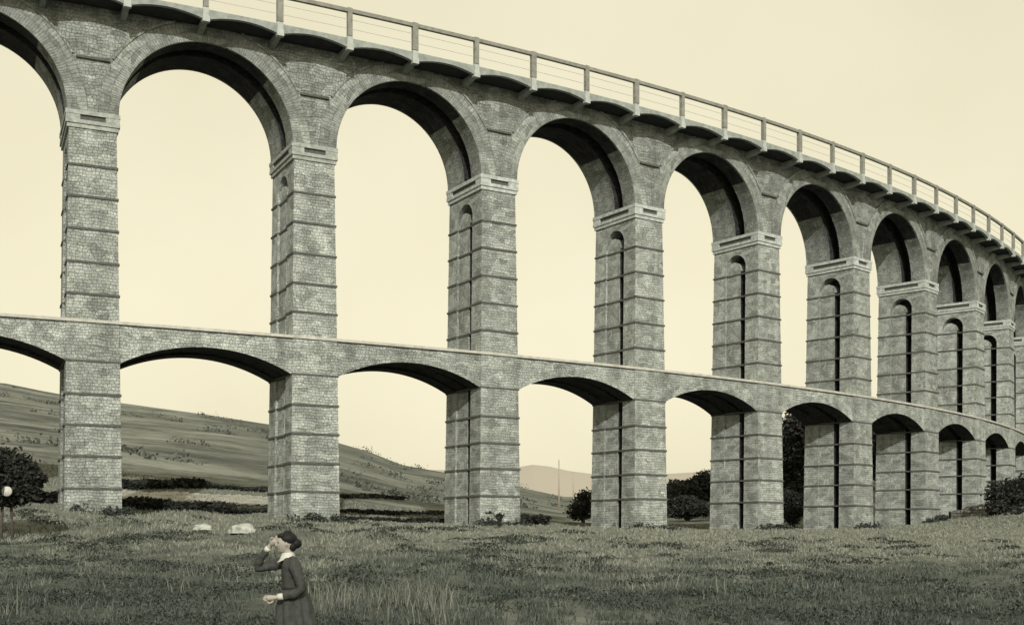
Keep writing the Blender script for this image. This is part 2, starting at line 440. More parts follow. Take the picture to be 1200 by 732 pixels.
def upper_arch(i):
    """arch between pier i and i+1"""
    s0 = (i + .5) * BAY; a, b = i * BAY, (i + 1) * BAY
    mb = MB()
    vt = MB()
    SL = 1.5
    for r, v0, v1, fs, sp_ in ((RAD, .0, VA, 'fbi', SHADE_START), (RAD + .85, VA, SL, '', -1), (RAD, SL, DEP - .08, 'bi', SHADE_START)):
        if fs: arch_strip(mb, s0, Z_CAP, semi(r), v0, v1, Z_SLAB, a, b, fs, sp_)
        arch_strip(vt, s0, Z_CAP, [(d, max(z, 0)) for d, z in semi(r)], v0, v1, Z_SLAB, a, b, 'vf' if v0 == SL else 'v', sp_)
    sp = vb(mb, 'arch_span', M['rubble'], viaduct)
    vb(vt, 'vault', M['vault'], sp)  # upper underside faces, with the shade in their colour
    # proud ring of voussoirs, front and back
    n, r0, r1 = 44, RAD - .002, RAD + .76
    for (vo, vi) in ((-.05, .05), (DEP - .13, DEP - .03)):
        rg = MB()
        for j in range(n):
            t0, t1 = math.pi * j / n, math.pi * (j + 1) / n
            P = lambda r, t, v: (s0 - r * math.cos(t), v, Z_CAP + r * math.sin(t))
            ce = BAY / 2 - .004
            def Q(r, t, v):
                q = P(r, t, v); return (min(max(q[0], s0 - ce), s0 + ce), v, min(q[2], Z_SLAB - .02))
            L0, L1 = RAD * t0, RAD * t1
            fvs = vo if vo < 0 else vi; fvb = vi if vo < 0 else vo
            rg.face([Q(r0, t0, fvs), Q(r0, t1, fvs), Q(r1, t1, fvs), Q(r1, t0, fvs)], [(L0, 0.), (L1, 0.), (L1, .78), (L0, .78)])
            rg.face([Q(r1, t0, fvs), Q(r1, t1, fvs), Q(r1, t1, fvb), Q(r1, t0, fvb)])
            rg.face([Q(r0, t0, fvs), Q(r0, t1, fvs), Q(r0, t1, fvb), Q(r0, t0, fvb)])
        vb(rg, 'voussoir_ring', M['ring'], sp)
    # thin hood line running round the outside of the ring
    n = 20; r2 = r1 + .085
    for h0, h1 in ((.17, .5), (.5, .83)):
        hd = MB()
        for j in range(n):
            t0, t1 = math.pi * (h0 + (h1 - h0) * j / n), math.pi * (h0 + (h1 - h0) * (j + 1) / n)
            p = []
            for r in (r1, r2):
                p += [(s0 - r * math.cos(t0), -.09, Z_CAP + r * math.sin(t0)), (s0 - r * math.cos(t1), -.09, Z_CAP + r * math.sin(t1)),
                      (s0 - r * math.cos(t1), .03, Z_CAP + r * math.sin(t1)), (s0 - r * math.cos(t0), .03, Z_CAP + r * math.sin(t0))]
            if max(q[2] for q in p) < Z_SLAB - .03: hd.hexa(p)
        vb(hd, 'hood_moulding', M['ring'], sp)
    # thin ledge joining the hoods under the spandrel panel, over the pier
    return sp

def lower_arch(i):
    s0 = (i + .5) * BAY; a, b = i * BAY, (i + 1) * BAY
    zs, zc = Z_MID - 1.60, Z_MID - .74
    half = BAY / 2 - halfw(zs); rise = zc - zs
    r = (half * half + rise * rise) / (2 * rise); A = math.asin(half / r)
    def prof(dr, h):
        q = []
        for j in range(25):
            t = -A + 2 * A * j / 24
            q.append((r * math.sin(t), (r) * math.cos(t) - (r - rise) + dr))
        return q
    mb = MB(); w = halfw(Z_MID) - .02
    vF, vB = -.03, DEP + .02
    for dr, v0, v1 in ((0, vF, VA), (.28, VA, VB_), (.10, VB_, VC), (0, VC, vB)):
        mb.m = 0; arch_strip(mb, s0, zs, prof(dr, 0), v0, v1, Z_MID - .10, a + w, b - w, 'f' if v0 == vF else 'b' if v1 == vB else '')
        mb.m = 1; arch_strip(mb, s0, zs, prof(dr, 0), v0, v1, Z_MID - .10, a + w, b - w, 'i' if v0 == vF else 'fi')  # undersides take the near-black colour that carries the shade
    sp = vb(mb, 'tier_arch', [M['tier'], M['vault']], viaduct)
    # coping follows the curve in short lengths
    cp = MB(); m = 8
    for j in range(m):
        cp.box(a + (b - a) * j / m, a + (b - a) * (j + 1) / m, vfront(Z_MID) - .06, vback(Z_MID) + .06, Z_MID - .10, Z_MID + .012)
    vb(cp, 'coping', M['coping'], sp)
    return sp

for i in PIERS: pier(i)
for i in PIERS[:-1]: upper_arch(i); lower_arch(i)
# ledges under the spandrel panels
for i in PIERS[1:-1]:
    lg = MB(); s = i * BAY
    lg.box(s - .62, s + .62, -.10, .02, Z_CAP + 2.02, Z_CAP + 2.11)
    vb(lg, 'panel_ledge', M['band'], viaduct)

# deck: slab, arched fascia between the brackets
OVER = 1.2
POST = [3.127 + k / 3 for k in range(-12, 32)]
POST = [p for p in POST if -1 < p < 13]
dk = MB(); s_lo, s_hi = PIERS[0] * BAY, PIERS[-1] * BAY
m = 180
for j in range(m):
    a, b = s_lo + (s_hi - s_lo) * j / m, s_lo + (s_hi - s_lo) * (j + 1) / m
    dk.box(a, b, -OVER + .18, DEP + OVER - .25, Z_SLAB, Z_TOP - .02)
for e0, e1 in ((-OVER, -OVER + .18), (DEP + OVER - .25, DEP + OVER - .07)):
    for p in POST[:-1]:
        nn = 12
        for j in range(nn):
            q = []
            for zz in (0, 1):
                for (u, v) in ((j, e0), (j + 1, e0), (j + 1, e1), (j, e1)):
                    t = u / nn; zb_ = 20.29 + .25 * math.sin(math.pi * t) ** .8
                    q.append(((p + t / 3) * BAY, v, Z_TOP if zz else zb_))
            dk.hexa(q)
deck = vb(dk, 'deck', M['concrete'], viaduct)
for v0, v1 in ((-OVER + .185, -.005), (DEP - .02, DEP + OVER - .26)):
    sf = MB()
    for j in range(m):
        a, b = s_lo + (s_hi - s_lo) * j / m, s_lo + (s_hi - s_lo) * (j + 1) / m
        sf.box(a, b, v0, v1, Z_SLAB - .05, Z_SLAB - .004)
    vb(sf, 'deck_shade_sheet', M['soffit'], deck)  # added dark sheet, carries the shade under the overhang
for p in POST:
    bk = MB(); s = p * BAY; w = .13
    w = .10; e = -OVER + .12
    bk.m = 1
    bk.hexa([(s - w, e, 20.26), (s + w, e, 20.26), (s + w, .05, 20.12), (s - w, .05, 20.12),
             (s - w, e, 20.47), (s + w, e, 20.47), (s + w, .05, 20.46), (s - w, .05, 20.46)])
    bk.m = 0
    bk.box(s - .14, s + .14, -OVER - .08, e, 20.22, 20.46)
    bk.box(s - .12, s + .12, -OVER - .05, -OVER + .06, 20.461, 20.78)
    vb(bk, 'bracket', [M['bracket'], M['concrete']], deck)

for side in (0, 1):
    ve = -OVER + .03 if side == 0 else DEP + OVER - .13
    rail = empty('railing', (0, 0, 0), viaduct)
    tr = MB()
    for p in POST[:-1]:
        for j in range(3):
            a, b = (p + j / 9) * BAY, (p + (j + 1) / 9) * BAY
            tr.box(a, b, ve - .08, ve + .08, Z_RAIL - .15, Z_RAIL)
    vb(tr, 'top_rail', M['railing'], rail)
    for zz in (21.12, 21.5):
        wr = MB()
        for p in POST[:-1]: wr.box(p * BAY, (p + 1 / 3) * BAY, ve - .008, ve + .008, zz - .008, zz + .008)
        vb(wr, 'wire', M['wire'], rail)
    for n, p in enumerate(POST):
        ps = MB(); s = p * BAY; w = .10 if n % 2 else .125
        ps.box(s - w, s + w, ve - .09, ve + .09, Z_TOP + (.08 if side == 0 else 0), Z_RAIL + .03)
        vb(ps, 'post', M['railing'], rail)

# ------------------------------------------------------------------ foliage
def leaf_mat(name, dark, light, rough=.9):
    k = N(name, rough); gm = k.n('NewGeometry')
    c = k.ramp(gm.outputs['Random Per Island'], [(0, dark), (.6, tuple((a + b) / 2 for a, b in zip(dark, light))), (1, light)])
    return k.col(c)
M['leaf'] = leaf_mat('dark_leaves', (.012, .014, .013), (.042, .046, .038))
M['leaf_mid'] = leaf_mat('mid_leaves', (.03, .034, .028), (.09, .095, .075))
M['bark'] = plain('bark', (.07, .065, .055), 1.0, .4, 12.0)
M['pale_wood'] = plain('pale_wood', (.42, .42, .385), .9, .15, 20.0)

def leaves(name, lobes, n, size, mat, parent, seed, fill=.45, flat=.6):
    """leaf clumps spread through the volume of several ellipsoid lobes (centre, radii)"""
    r = np.random.default_rng(seed)
    wts = np.array([l[1][0] * l[1][1] * l[1][2] for l in lobes]) ** .7; wts /= wts.sum()
    which = r.choice(len(lobes), n, p=wts)
    d = r.normal(size=(n, 3)); d /= np.linalg.norm(d, axis=1)[:, None]
    rad = fill + (1 - fill) * r.random(n) ** .5
    rad *= 1 + .12 * r.normal(size=n)
    cen = np.array([l[0] for l in lobes])[which]; rr = np.array([l[1] for l in lobes])[which]
    p = cen + d * rr * rad[:, None]
    a = r.normal(size=(n, 3)); a[:, 2] *= flat; a /= np.linalg.norm(a, axis=1)[:, None]
    b = np.cross(a, r.normal(size=(n, 3))); b /= np.linalg.norm(b, axis=1)[:, None]
    sz = size * (.6 + .8 * r.random(n))[:, None]
    v = np.stack([p - a * sz, p + b * sz * .55, p + a * sz, p - b * sz * .55], 1).reshape(-1, 3)
    f = np.arange(4 * n).reshape(n, 4)
    return np_mesh(name, v, f, mat, parent)

def tube(bm, p0, p1, r0, r1, seg=8):
    p0, p1 = Vector(p0), Vector(p1); z = (p1 - p0).normalized()
    x = z.orthogonal().normalized(); y = z.cross(x)
    A = [bm.verts.new(p0 + (x * math.cos(t) + y * math.sin(t)) * r0) for t in np.linspace(0, 2 * math.pi, seg, endpoint=False)]
    B = [bm.verts.new(p1 + (x * math.cos(t) + y * math.sin(t)) * r1) for t in np.linspace(0, 2 * math.pi, seg, endpoint=False)]
    for j in range(seg): bm.faces.new((A[j], A[(j + 1) % seg], B[(j + 1) % seg], B[j]))
    bm.faces.new(A[::-1]); bm.faces.new(B)
def bm_obj(name, bm, mat, parent=None, smooth=True, loc=(0, 0, 0)):
    me = bpy.data.meshes.new(name); bm.to_mesh(me); bm.free()
    if smooth:
        for p in me.polygons: p.use_smooth = True
    return link_mesh(name, me, mat, parent, loc)

def tree(name, x, y, top, wid, label, cat, seed, n=2600, leaf=.26, bare=.12, mat='leaf', group=None, trunk_r=.16):
    """top = absolute height of the crown's top; bare = share of the height without leaves"""
    rnd = random.Random(seed); z0 = gz(x, y); H = top - z0
    t = empty(name, (x, y, z0)); tag(t, label, cat, group)
    bm = bmesh.new(); lobes = []
    cz = H * (bare + (1 - bare) * .5); ch = H * (1 - bare) / 2
    tube(bm, (0, 0, -.3), (rnd.uniform(-.1, .1), 0, H * .55), trunk_r, trunk_r * .5)
    for j in range(7):
        a = j * 2.4 + rnd.random(); q = rnd.uniform(.25, .6) * wid
        zz = cz + rnd.uniform(-.55, .62) * ch
        c = (q * math.cos(a), q * math.sin(a), zz)
        rr = wid * rnd.uniform(.38, .6); lobes.append((c, (rr, rr, ch * rnd.uniform(.34, .52))))
        tube(bm, (0, 0, H * rnd.uniform(.2, .45)), c, trunk_r * .45, trunk_r * .15, 6)
    lobes.append(((0, 0, cz), (wid * .62, wid * .62, ch * .82))); lobes.append(((rnd.uniform(-.2, .2) * wid, 0, H - ch * .38), (wid * .42, wid * .42, ch * .38)))
    leaves('crown', lobes, n, leaf, M[mat], t, seed)
    bm_obj('trunk', bm, M['bark'], t)
    return t
def at(px, py, d): return ((px - 600) / 1400 * d, d, (EYE - py) / 1400 * d)

# dark trees standing beyond the viaduct
spec = [
    (683, 78, 573, 1.25, 'small round dark tree half hidden behind the fourth pier from the left', 3000, 0.09, .05),
    (790, 108, 562, 2.6, 'dark tree at the left of the gap between the fourth and fifth piers', 5200, 0.19, .04),
    (815, 104, 556, 2.7, 'dark bushy tree in the middle of the gap between the fourth and fifth piers', 5200, 0.19, .04),
    (836, 112, 550, 2.8, 'taller dark tree rising against the left edge of the fifth pier', 5600, 0.20, .04),
    (884, 120, 515, 3.0, 'broad dark tree mostly hidden behind the fifth pier', 5200, 0.24, .06),
    (912, 118, 488, 4.2, 'tall dark tree behind the right edge of the fifth pier', 7200, 0.23, .04),
    (942, 112, 478, 3.8, 'tallest dark tree filling the narrow lower opening right of the fifth pier', 7200, 0.23, .03),
    (924, 92, 572, 1.7, 'lower dark tree at the bottom of the narrow opening right of the fifth pier', 4400, 0.12, .01),
    (943, 95, 560, 1.8, 'lower dark tree half behind the left edge of the sixth pier', 4400, 0.13, .01),
    (806, 90, 580, 2.2, 'low dark tree at the bottom of the gap between the fourth and fifth piers', 5200, .12, .01),
    (930, 76, 592, .8, 'lowest dark shrubby tree at the foot of the narrow opening right of the fifth pier', 2000, .08, .01),
    (985, 125, 492, 4.6, 'dark tree hidden behind the sixth pier', 4800, 0.26, .06),
    (1040, 128, 498, 4.8, 'dark tree hidden behind the seventh pier', 4800, 0.26, .06),
]
for n, (px, d, topy, wid, lab, cnt, lf, bare) in enumerate(spec):
    x, y, z = at(px, topy, d)
    tree('dark_tree', x, y, z, wid, lab, 'tree', 20 + n, cnt, lf, bare, group='dark trees beyond the viaduct', trunk_r=.1 + wid * .035)

# small round tree at the left edge of the meadow, on two thin stems
def edge_tree():
    x, y = at(8, 650, 34)[:2]; z0 = gz(x, y); H = (EYE - 525) / 1400 * 34 - z0
    t = empty('round_tree', (x, y, z0)); tag(t, 'small dark round-headed tree on thin stems at the left end of the meadow', 'tree')
    L = [((-.05, 0, H - .80), (.95, .85, .72)), ((-.25, 0, H - .28), (.45, .42, .28)), ((.5, -.1, H - .95), (.5, .5, .5)), ((-.7, 0, H - .95), (.5, .5, .5)), ((.98, 0, H - .86), (.18, .2, .12)),
         ((.2, -.1, H - 1.35), (.6, .5, .3)), ((-.3, -.1, H - 1.35), (.5, .5, .3))]
    leaves('crown', L, 11000, .075, M['leaf'], t, 3, fill=.35)
    bm = bmesh.new()
    tube(bm, (-.18, 0, -.2), (-.10, 0, H * .62), .055, .04); tube(bm, (.17, 0, -.2), (.10, 0, H * .62), .05, .035)
    tube(bm, (-.10, 0, H * .6), (-.4, 0, H - .6), .04, .02); tube(bm, (.10, 0, H * .6), (.4, 0, H - .8), .035, .02)
    bm_obj('trunk', bm, M['bark'], t)
    cx_, cz_ = (4 - 600) / 1400 * 32.85 - x, (EYE - 575) / 1400 * 32.85 - z0
    bm = bmesh.new(); tube(bm, (.05, -.1, H * .5), (cx_, -.9, cz_), .09, .135, 16)
    lb = bm_obj('sawn_limb', bm, M['bark'], t)
    bm = bmesh.new(); tube(bm, (cx_ - .002, -.89, cz_), (cx_ - .002, -.93, cz_ + .004), .14, .135, 18)
    tag(bm_obj('cut_face', bm, M['pale_wood'], lb), 'pale sawn face')
edge_tree()

# sapling at the foot of the third pier
def sapling():
    x, y, _ = at(585, 612, 51.5); z0 = gz(x, y)
    t = empty('sapling', (x, y, z0)); tag(t, 'small forked sapling growing at the foot of the third pier', 'sapling')
    bm = bmesh.new()
    for a, b, r in (((0, 0, -.1), (.02, 0, .35), .05), ((.02, 0, .3), (-.28, 0, .72), .035), ((.02, 0, .3), (.22, 0, .68), .035), ((-.28, 0, .70), (-.62, -.02, .74), .02), ((.0, 0, .2), (.4, -.05, .3), .02)):
        tube(bm, a, b, r, r * .6, 6)
    bm_obj('stem', bm, M['bark'], t)
    leaves('foliage', [((.02, 0, .55), (.24, .2, .16)), ((0, 0, .3), (.12, .12, .16)), ((-.45, 0, .72), (.2, .1, .05)), ((.4, 0, .28), (.15, .1, .05))], 320, .05, M['leaf'], t, 8, .1)
sapling()

def bush(x, y, lobes, n, leaf, label, seed, name='bush', mat='leaf', cat='bush', group=None):
    t = empty(name, (x, y, gz(x, y))); tag(t, label, cat, group)
    leaves('foliage', lobes, n, leaf, M[mat], t, seed, .35)
    bm = bmesh.new(); rnd = random.Random(seed)
    for L in lobes:
        tube(bm, (L[0][0] * .4, L[0][1] * .4, -.1), (L[0][0], L[0][1], L[0][2]), .04, .015, 5)
    bm_obj('stem', bm, M['bark'], t)
x, y, _ = at(626, 616, 62)
bush(x, y, [((-.4, 0, .3), (.45, .4, .35)), ((.25, 0, .3), (.5, .4, .32)), ((.6, 0, .45), (.3, .3, .12))], 1200, .09, 'low dark bush in the gap right of the third pier', 31)
x, y, _ = at(243, 592, 72)
bush(x, y, [((0, 0, .2), (.22, .22, .25))], 160, .08, 'tiny dark shrub beside the pale lane under the second arch', 32)
x, y, _ = at(1180, 590, 73)
bush(x, y, [((0, 0, .9), (1.3, 1, 1.0)), ((1.3, .2, 1.1), (1.3, 1, 1.1)), ((-.8, -.6, .1), (.7, .7, .5)), ((.4, -2.2, -.4), (1.4, .8, .6)), ((1.9, -2.0, -.2), (1.4, .8, .8)), ((3.2, -1, .8), (1.3, 1, 1.2))], 7000, .13, 'dark bush crowning the bank at the right edge', 33)

# hedges across the foot of the hill
def hedge(name, x0, y0, x1, y1, h, label, seed, n=2600, leaf=.2, mat='leaf'):
    xm, ym = (x0 + x1) / 2, (y0 + y1) / 2; zm = gz(xm, ym)
    t = empty(name, (xm, ym, zm)); tag(t, label, 'hedge', 'dark hedges at the foot of the hill')
    rnd = random.Random(seed); L = []; k = max(6, int(math.hypot(x1 - x0, y1 - y0) / 1.1))
    for j in range(k):
        u = (j + .5) / k; xx, yy = x0 + (x1 - x0) * u, y0 + (y1 - y0) * u + rnd.uniform(-.2, .2)
        hh = h * rnd.uniform(.55, 1.1)
        L.append(((xx - xm, yy - ym, gz(xx, yy) - zm + hh * .42), (.95, .5, hh * .5)))
    leaves('foliage', L, n, leaf, M[mat], t, seed, .3)
    bm = bmesh.new()
    for q in L[::2]: tube(bm, (q[0][0], q[0][1], q[0][2] - q[1][2] - .2), q[0], .05, .02, 5)
    bm_obj('stem', bm, M['bark'], t)
def hedge_px(px0, py0, px1, py1, d, h, label, seed, n, leaf):
    a, b = at(px0, 0, d), at(px1, 0, d)
    hedge('hedge', a[0], d, b[0], d, h, label, seed, n, leaf)

# ------------------------------------------------------------------ ground rows found by height
def depth_for(px, py, lo, hi):
    """distance at which the ground, looking along this column, reaches the row py"""
    u = (px - 600) / 1400; best = lo
    for d in np.arange(lo, hi, .25):
        if gz(u * d, d) / d >= (EYE - py) / 1400: return d
    return hi
def row(px0, px1, py0, py1, lo=56, hi=240, k=5):
    return [((px - 600) / 1400 * d, d) for px, py in zip(np.linspace(px0, px1, k), np.linspace(py0, py1, k)) for d in [depth_for(px, py, lo, hi)]]

lane('dirt_lane', row(60, 330, 580, 588, k=7), 4.0, 'pale dusty lane along the foot of the hill')
def hedge_row(px0, px1, py0, py1, h, label, seed, n, leaf, lo=56):
    P = row(px0, px1, py0, py1, lo, k=2); (x0, y0), (x1, y1) = P
    hedge('hedge', x0, y0, x1, y1, h, label, seed, n, leaf)
hedge_row(128, 262, 603, 602, .6, 'dark hedge below the pale lane under the second arch', 41, 4200, .10)
hedge_row(255, 322, 599, 600, .3, 'thin low hedge between the dark hedge and the second pier', 42, 900, .09)
hedge_row(130, 235, 572, 571, .6, 'dark hedge above the pale lane under the second arch', 43, 4200, .14)
hedge_row(235, 320, 572, 576, .32, 'sparse hedge above the pale lane, beside the second pier', 44, 1200, .16)
hedge_row(392, 525, 611, 613, .3, 'nearest dark hedge under the third arch', 45, 2600, .1)
hedge_row(400, 525, 602, 604, .26, 'middle dark hedge under the third arch', 46, 1800, .12)
hedge_row(395, 470, 583, 585, .3, 'upper sparse hedge under the third arch', 47, 900, .16)
hedge_row(0, 66, 590, 596, .5, 'dark hedge left of the first pier', 48, 1500, .14)

# slender poles far off between the third and fourth piers
M['pole'] = plain('pole_wood', (.33, .30, .24), .9, .2)
def pole(px, py, d, lab):
    x, y, z = at(px, py, d); z0 = gz(x, y)
    t = empty('wooden_pole', (x, y, z0)); tag(t, lab, 'pole', 'slender poles beyond the meadow')
    bm = bmesh.new(); tube(bm, (0, 0, -.4), (0, 0, z - z0), .11, .07); bm_obj('shaft', bm, M['pole'], t)
pole(655, 538, 150, 'taller slender wooden pole far off between the third and fourth piers')
pole(672, 552, 158, 'shorter slender wooden pole nearest the fourth pier')

# ------------------------------------------------------------------ rocks and the low wall
M['rock'] = plain('pale_rock', (.34, .36, .33), .95, .35, 5.0, .05)
M['wall'] = masonry('wall_stone', .2, .4, (.10, .10, .09), (.2, .2, .18), (.06, .06, .055), .2)
def rock(px, d, w, h, lab, seed, group='pale rocks on the brow'):
    x = (px - 600) / 1400 * d; z0 = gz(x, d)
    bm = bmesh.new(); bmesh.ops.create_icosphere(bm, subdivisions=4, radius=1)
    for v in bm.verts:
        k = 1 + .35 * mnoise.noise(v.co * 1.4 + Vector((seed, 0, 0))) + .14 * mnoise.noise(v.co * 4 + Vector((0, seed, 0)))
        v.co = Vector((v.co.x * w / 2 * k, v.co.y * w * .4 * k, max(v.co.z, -.3) * h * k))
    o = bm_obj('pale_rock', bm, M['rock'], None, True, (x, d, z0 + .05)); tag(o, lab, 'rock', group)
rock(237, 38.5, .68, .15, 'smaller pale rock on the grassy brow under the second arch', 3)
rock(285, 38, .9, .22, 'larger pale rock on the grassy brow just left of the second pier', 7)
def low_wall():
    xs = np.linspace(*[(p - 600) / 1400 * 76.5 for p in (1113, 1160)], 14); y = 76.5
    mb_v, mb_f = [], []
    rnd = random.Random(4); x0 = xs[0]; z0 = gz(x0, y)
    for j, x in enumerate(xs):
        t = gz(x, y) + .55 + rnd.uniform(-.08, .08); b = gz(x, y) - .3
        mb_v += [(x - x0, -.25, b - z0), (x - x0, .25, b - z0), (x - x0, .2, t - z0), (x - x0, -.2, t - z0)]
        if j:
            q = 4 * (j - 1)
            for a, c in ((0, 1), (1, 2), (2, 3), (3, 0)): mb_f.append((q + a, q + c, q + 4 + c, q + 4 + a))
    mb_f += [(0, 1, 2, 3), tuple(len(mb_v) - 4 + k for k in (3, 2, 1, 0))]
    me = bpy.data.meshes.new('low_wall'); me.from_pydata(mb_v, [], mb_f)
    l = me.uv_layers.new(name='UVMap')
    for lp in me.loops: c = me.vertices[lp.vertex_index].co; l.data[lp.index].uv = (c.x, c.z)
    o = link_mesh('low_wall', me, M['wall'], None, (x0, y, z0)); tag(o, 'low dark stone wall running from the seventh pier to the bank', 'wall')
low_wall()

# ------------------------------------------------------------------ meadow grass
def grass(name, n, d0, d1, power, hmin, hmax, wid, mat, seed, label, clump=None):
    r = np.random.default_rng(seed)
    d = d0 + (d1 - d0) * r.random(n) ** power
    u = -.52 + 1.04 * r.random(n)
    x, y = u * d, d
    # tussocks: pull blades towards scattered centres
    cell = 1.1; cx, cy = np.floor(x / cell), np.floor(y / cell)
    hx = np.modf(np.abs(np.sin(cx * 127.1 + cy * 311.7) * 43758.5))[0]; hy = np.modf(np.abs(np.sin(cx * 269.5 + cy * 183.3) * 43758.5))[0]
    pull = .55 * r.random(n)
    x = x + ((cx + hx) * cell - x) * pull; y = y + ((cy + hy) * cell - y) * pull
    if clump: x, y = clump(r, n)
    z = ground_z(x, y)
    patch = .5 + .5 * np.sin(x * .55 + 2 * np.sin(y * .31)) * np.cos(y * .47 - .3 * x)
    h = (hmin + (hmax - hmin) * r.random(n) ** 1.6) * (.55 + .75 * patch)
    yv = np.interp(x, _px, _py); keep = (y < yv - .2) | (y > yv + 3.8); h = np.where(keep, h, .02)
    w = wid * (.6 + .8 * r.random(n)) * np.clip(y / 20, .7, 3)
    a = r.random(n) * 2 * np.pi; lean = r.normal(0, .30 if clump else .45, (n, 2)) * h[:, None]
    dx, dy = np.cos(a) * w, np.sin(a) * w * .5
    A = np.stack([x - dx, y - dy, z - .03], -1); B = np.stack([x + dx, y + dy, z - .03], -1)
    m1 = np.stack([x + lean[:, 0] * .35 + dx * .6, y + lean[:, 1] * .35 + dy * .6, z + h * .6], -1)
    m2 = np.stack([x + lean[:, 0] * .35 - dx * .6, y + lean[:, 1] * .35 - dy * .6, z + h * .6], -1)
    T = np.stack([x + lean[:, 0], y + lean[:, 1], z + h], -1); T2 = T + np.stack([dx * .15, dy * .15, dx * 0], -1)
    v = np.stack([A, B, m1, m2, T, T2], 1).reshape(-1, 3)
    k = np.arange(n)[:, None] * 6
    f = np.concatenate([k + np.array([[0, 1, 2, 3]]), k + np.array([[3, 2, 5, 4]])], 0)
    o = np_mesh(name, v, f, mat); tag(o, label, 'grass', kind='stuff'); return o
def grass_mat():
    k = N('meadow_grass', 1.0); gm = k.n('NewGeometry'); t = k.n('TexCoord')
    a = k.ramp(gm.outputs['Random Per Island'], [(0, (.024, .031, .027)), (1, (.10, .116, .10))])
    b = k.ramp(gm.outputs['Random Per Island'], [(0, (.09, .098, .08)), (1, (.23, .243, .205))])
    sx = k.n('SeparateXYZ'); k.l(t.outputs['Object'], sx.inputs[0])
    n = k.n('TexNoise', Scale=.34, Detail=7.0, Roughness=.72); k.l(t.outputs['Object'], n.inputs['Vector'])
    mr = k.n('MapRange'); mr.inputs['From Min'].default_value = 18; mr.inputs['From Max'].default_value = 48
    mr.inputs['To Min'].default_value = -.14; mr.inputs['To Max'].default_value = .20; mr.clamp = False; k.l(sx.outputs['Y'], mr.inputs['Value'])
    ad = k.n('Math', operation='ADD'); k.l(n.outputs[0], ad.inputs[0]); k.l(mr.outputs[0], ad.inputs[1])
    return k.col(k.mix(a, b, k.ramp(ad.outputs[0], [(.45, 0.0), (.58, 1.0)])))
M['grass'] = grass_mat()
M['straw'] = leaf_mat('pale_straw', (.04, .045, .038), (.20, .21, .178))
grass('meadow_grass', 280000, 13, 78, 1.25, .03, .15, .012, M['grass'], 1, 'short rough grass over the whole meadow')
def tuft(r, n):
    c = r.integers(0, 60, n); q = np.random.default_rng(9)
    cu = np.concatenate([q.uniform(-.165, -.055, 50), q.uniform(-.42, .4, 10)]); cd = np.concatenate([q.uniform(18, 22.5, 50), q.uniform(18, 26, 10)])
    x = (cu * cd)[c] + r.normal(0, .17, n); y = cd[c] + r.normal(0, .2, n); return x, y
grass('tall_grass', 900, 17, 24, 1, .2, .55, .008, M['straw'], 2, 'taller pale grass tufts in the foreground', tuft)

# low dark scrub in ragged patches
def scrub():
    r = np.random.default_rng(77); pts = []
    q = [(r.uniform(-.45, .45), 16 + 34 * r.random() ** 1.4, r.uniform(.25, 1.1)) for _ in range(300)]
    for i in PIERS[1:11]:                       # weeds at the feet of the piers
        for _ in range(9):
            ss = i * BAY + r.uniform(-1.3, 1.3); w_ = world(ss, r.choice([-.35, -.25]), 0)
            q.append((w_.x / w_.y, w_.y, r.uniform(.25, .55)))
    nf = 300
    P, Hh, Sz = [], [], []
    for kq, (u, d, w) in enumerate(q):
        n = int(420 * w * (22 / d) ** .5) + 40
        x = u * d + r.normal(0, w * .7, n); y = d + r.normal(0, w * .45, n)
        e = np.exp(-(((x - u * d) / w) ** 2 + ((y - d) / (w * .7)) ** 2))
        P.append(np.stack([x, y], -1)); Hh.append(-.01 + (.17 if kq < nf else .5) * e * r.random(n) * min(w + .3, 1)); Sz.append(np.full(n, .011 + .00075 * d))
    P = np.concatenate(P); h = np.concatenate(Hh); sz = np.concatenate(Sz)[:, None]; n = len(P)
    c = np.stack([P[:, 0], P[:, 1], ground_z(P[:, 0], P[:, 1]) + h], -1)
    a = r.normal(size=(n, 3)); a /= np.linalg.norm(a, axis=1)[:, None]
    b = np.cross(a, r.normal(size=(n, 3))); b /= np.linalg.norm(b, axis=1)[:, None]
    sz = sz * (.6 + .9 * r.random((n, 1)))
    v = np.stack([c - a * sz, c + b * sz * .6, c + a * sz, c - b * sz * .6], 1).reshape(-1, 3)
    o = np_mesh('low_scrub', v, np.arange(4 * n).reshape(n, 4), leaf_mat('scrub_leaves', (.012, .016, .014), (.075, .088, .076)))
    tag(o, 'low dark scrub in ragged patches over the meadow', 'scrub', kind='stuff')
scrub()
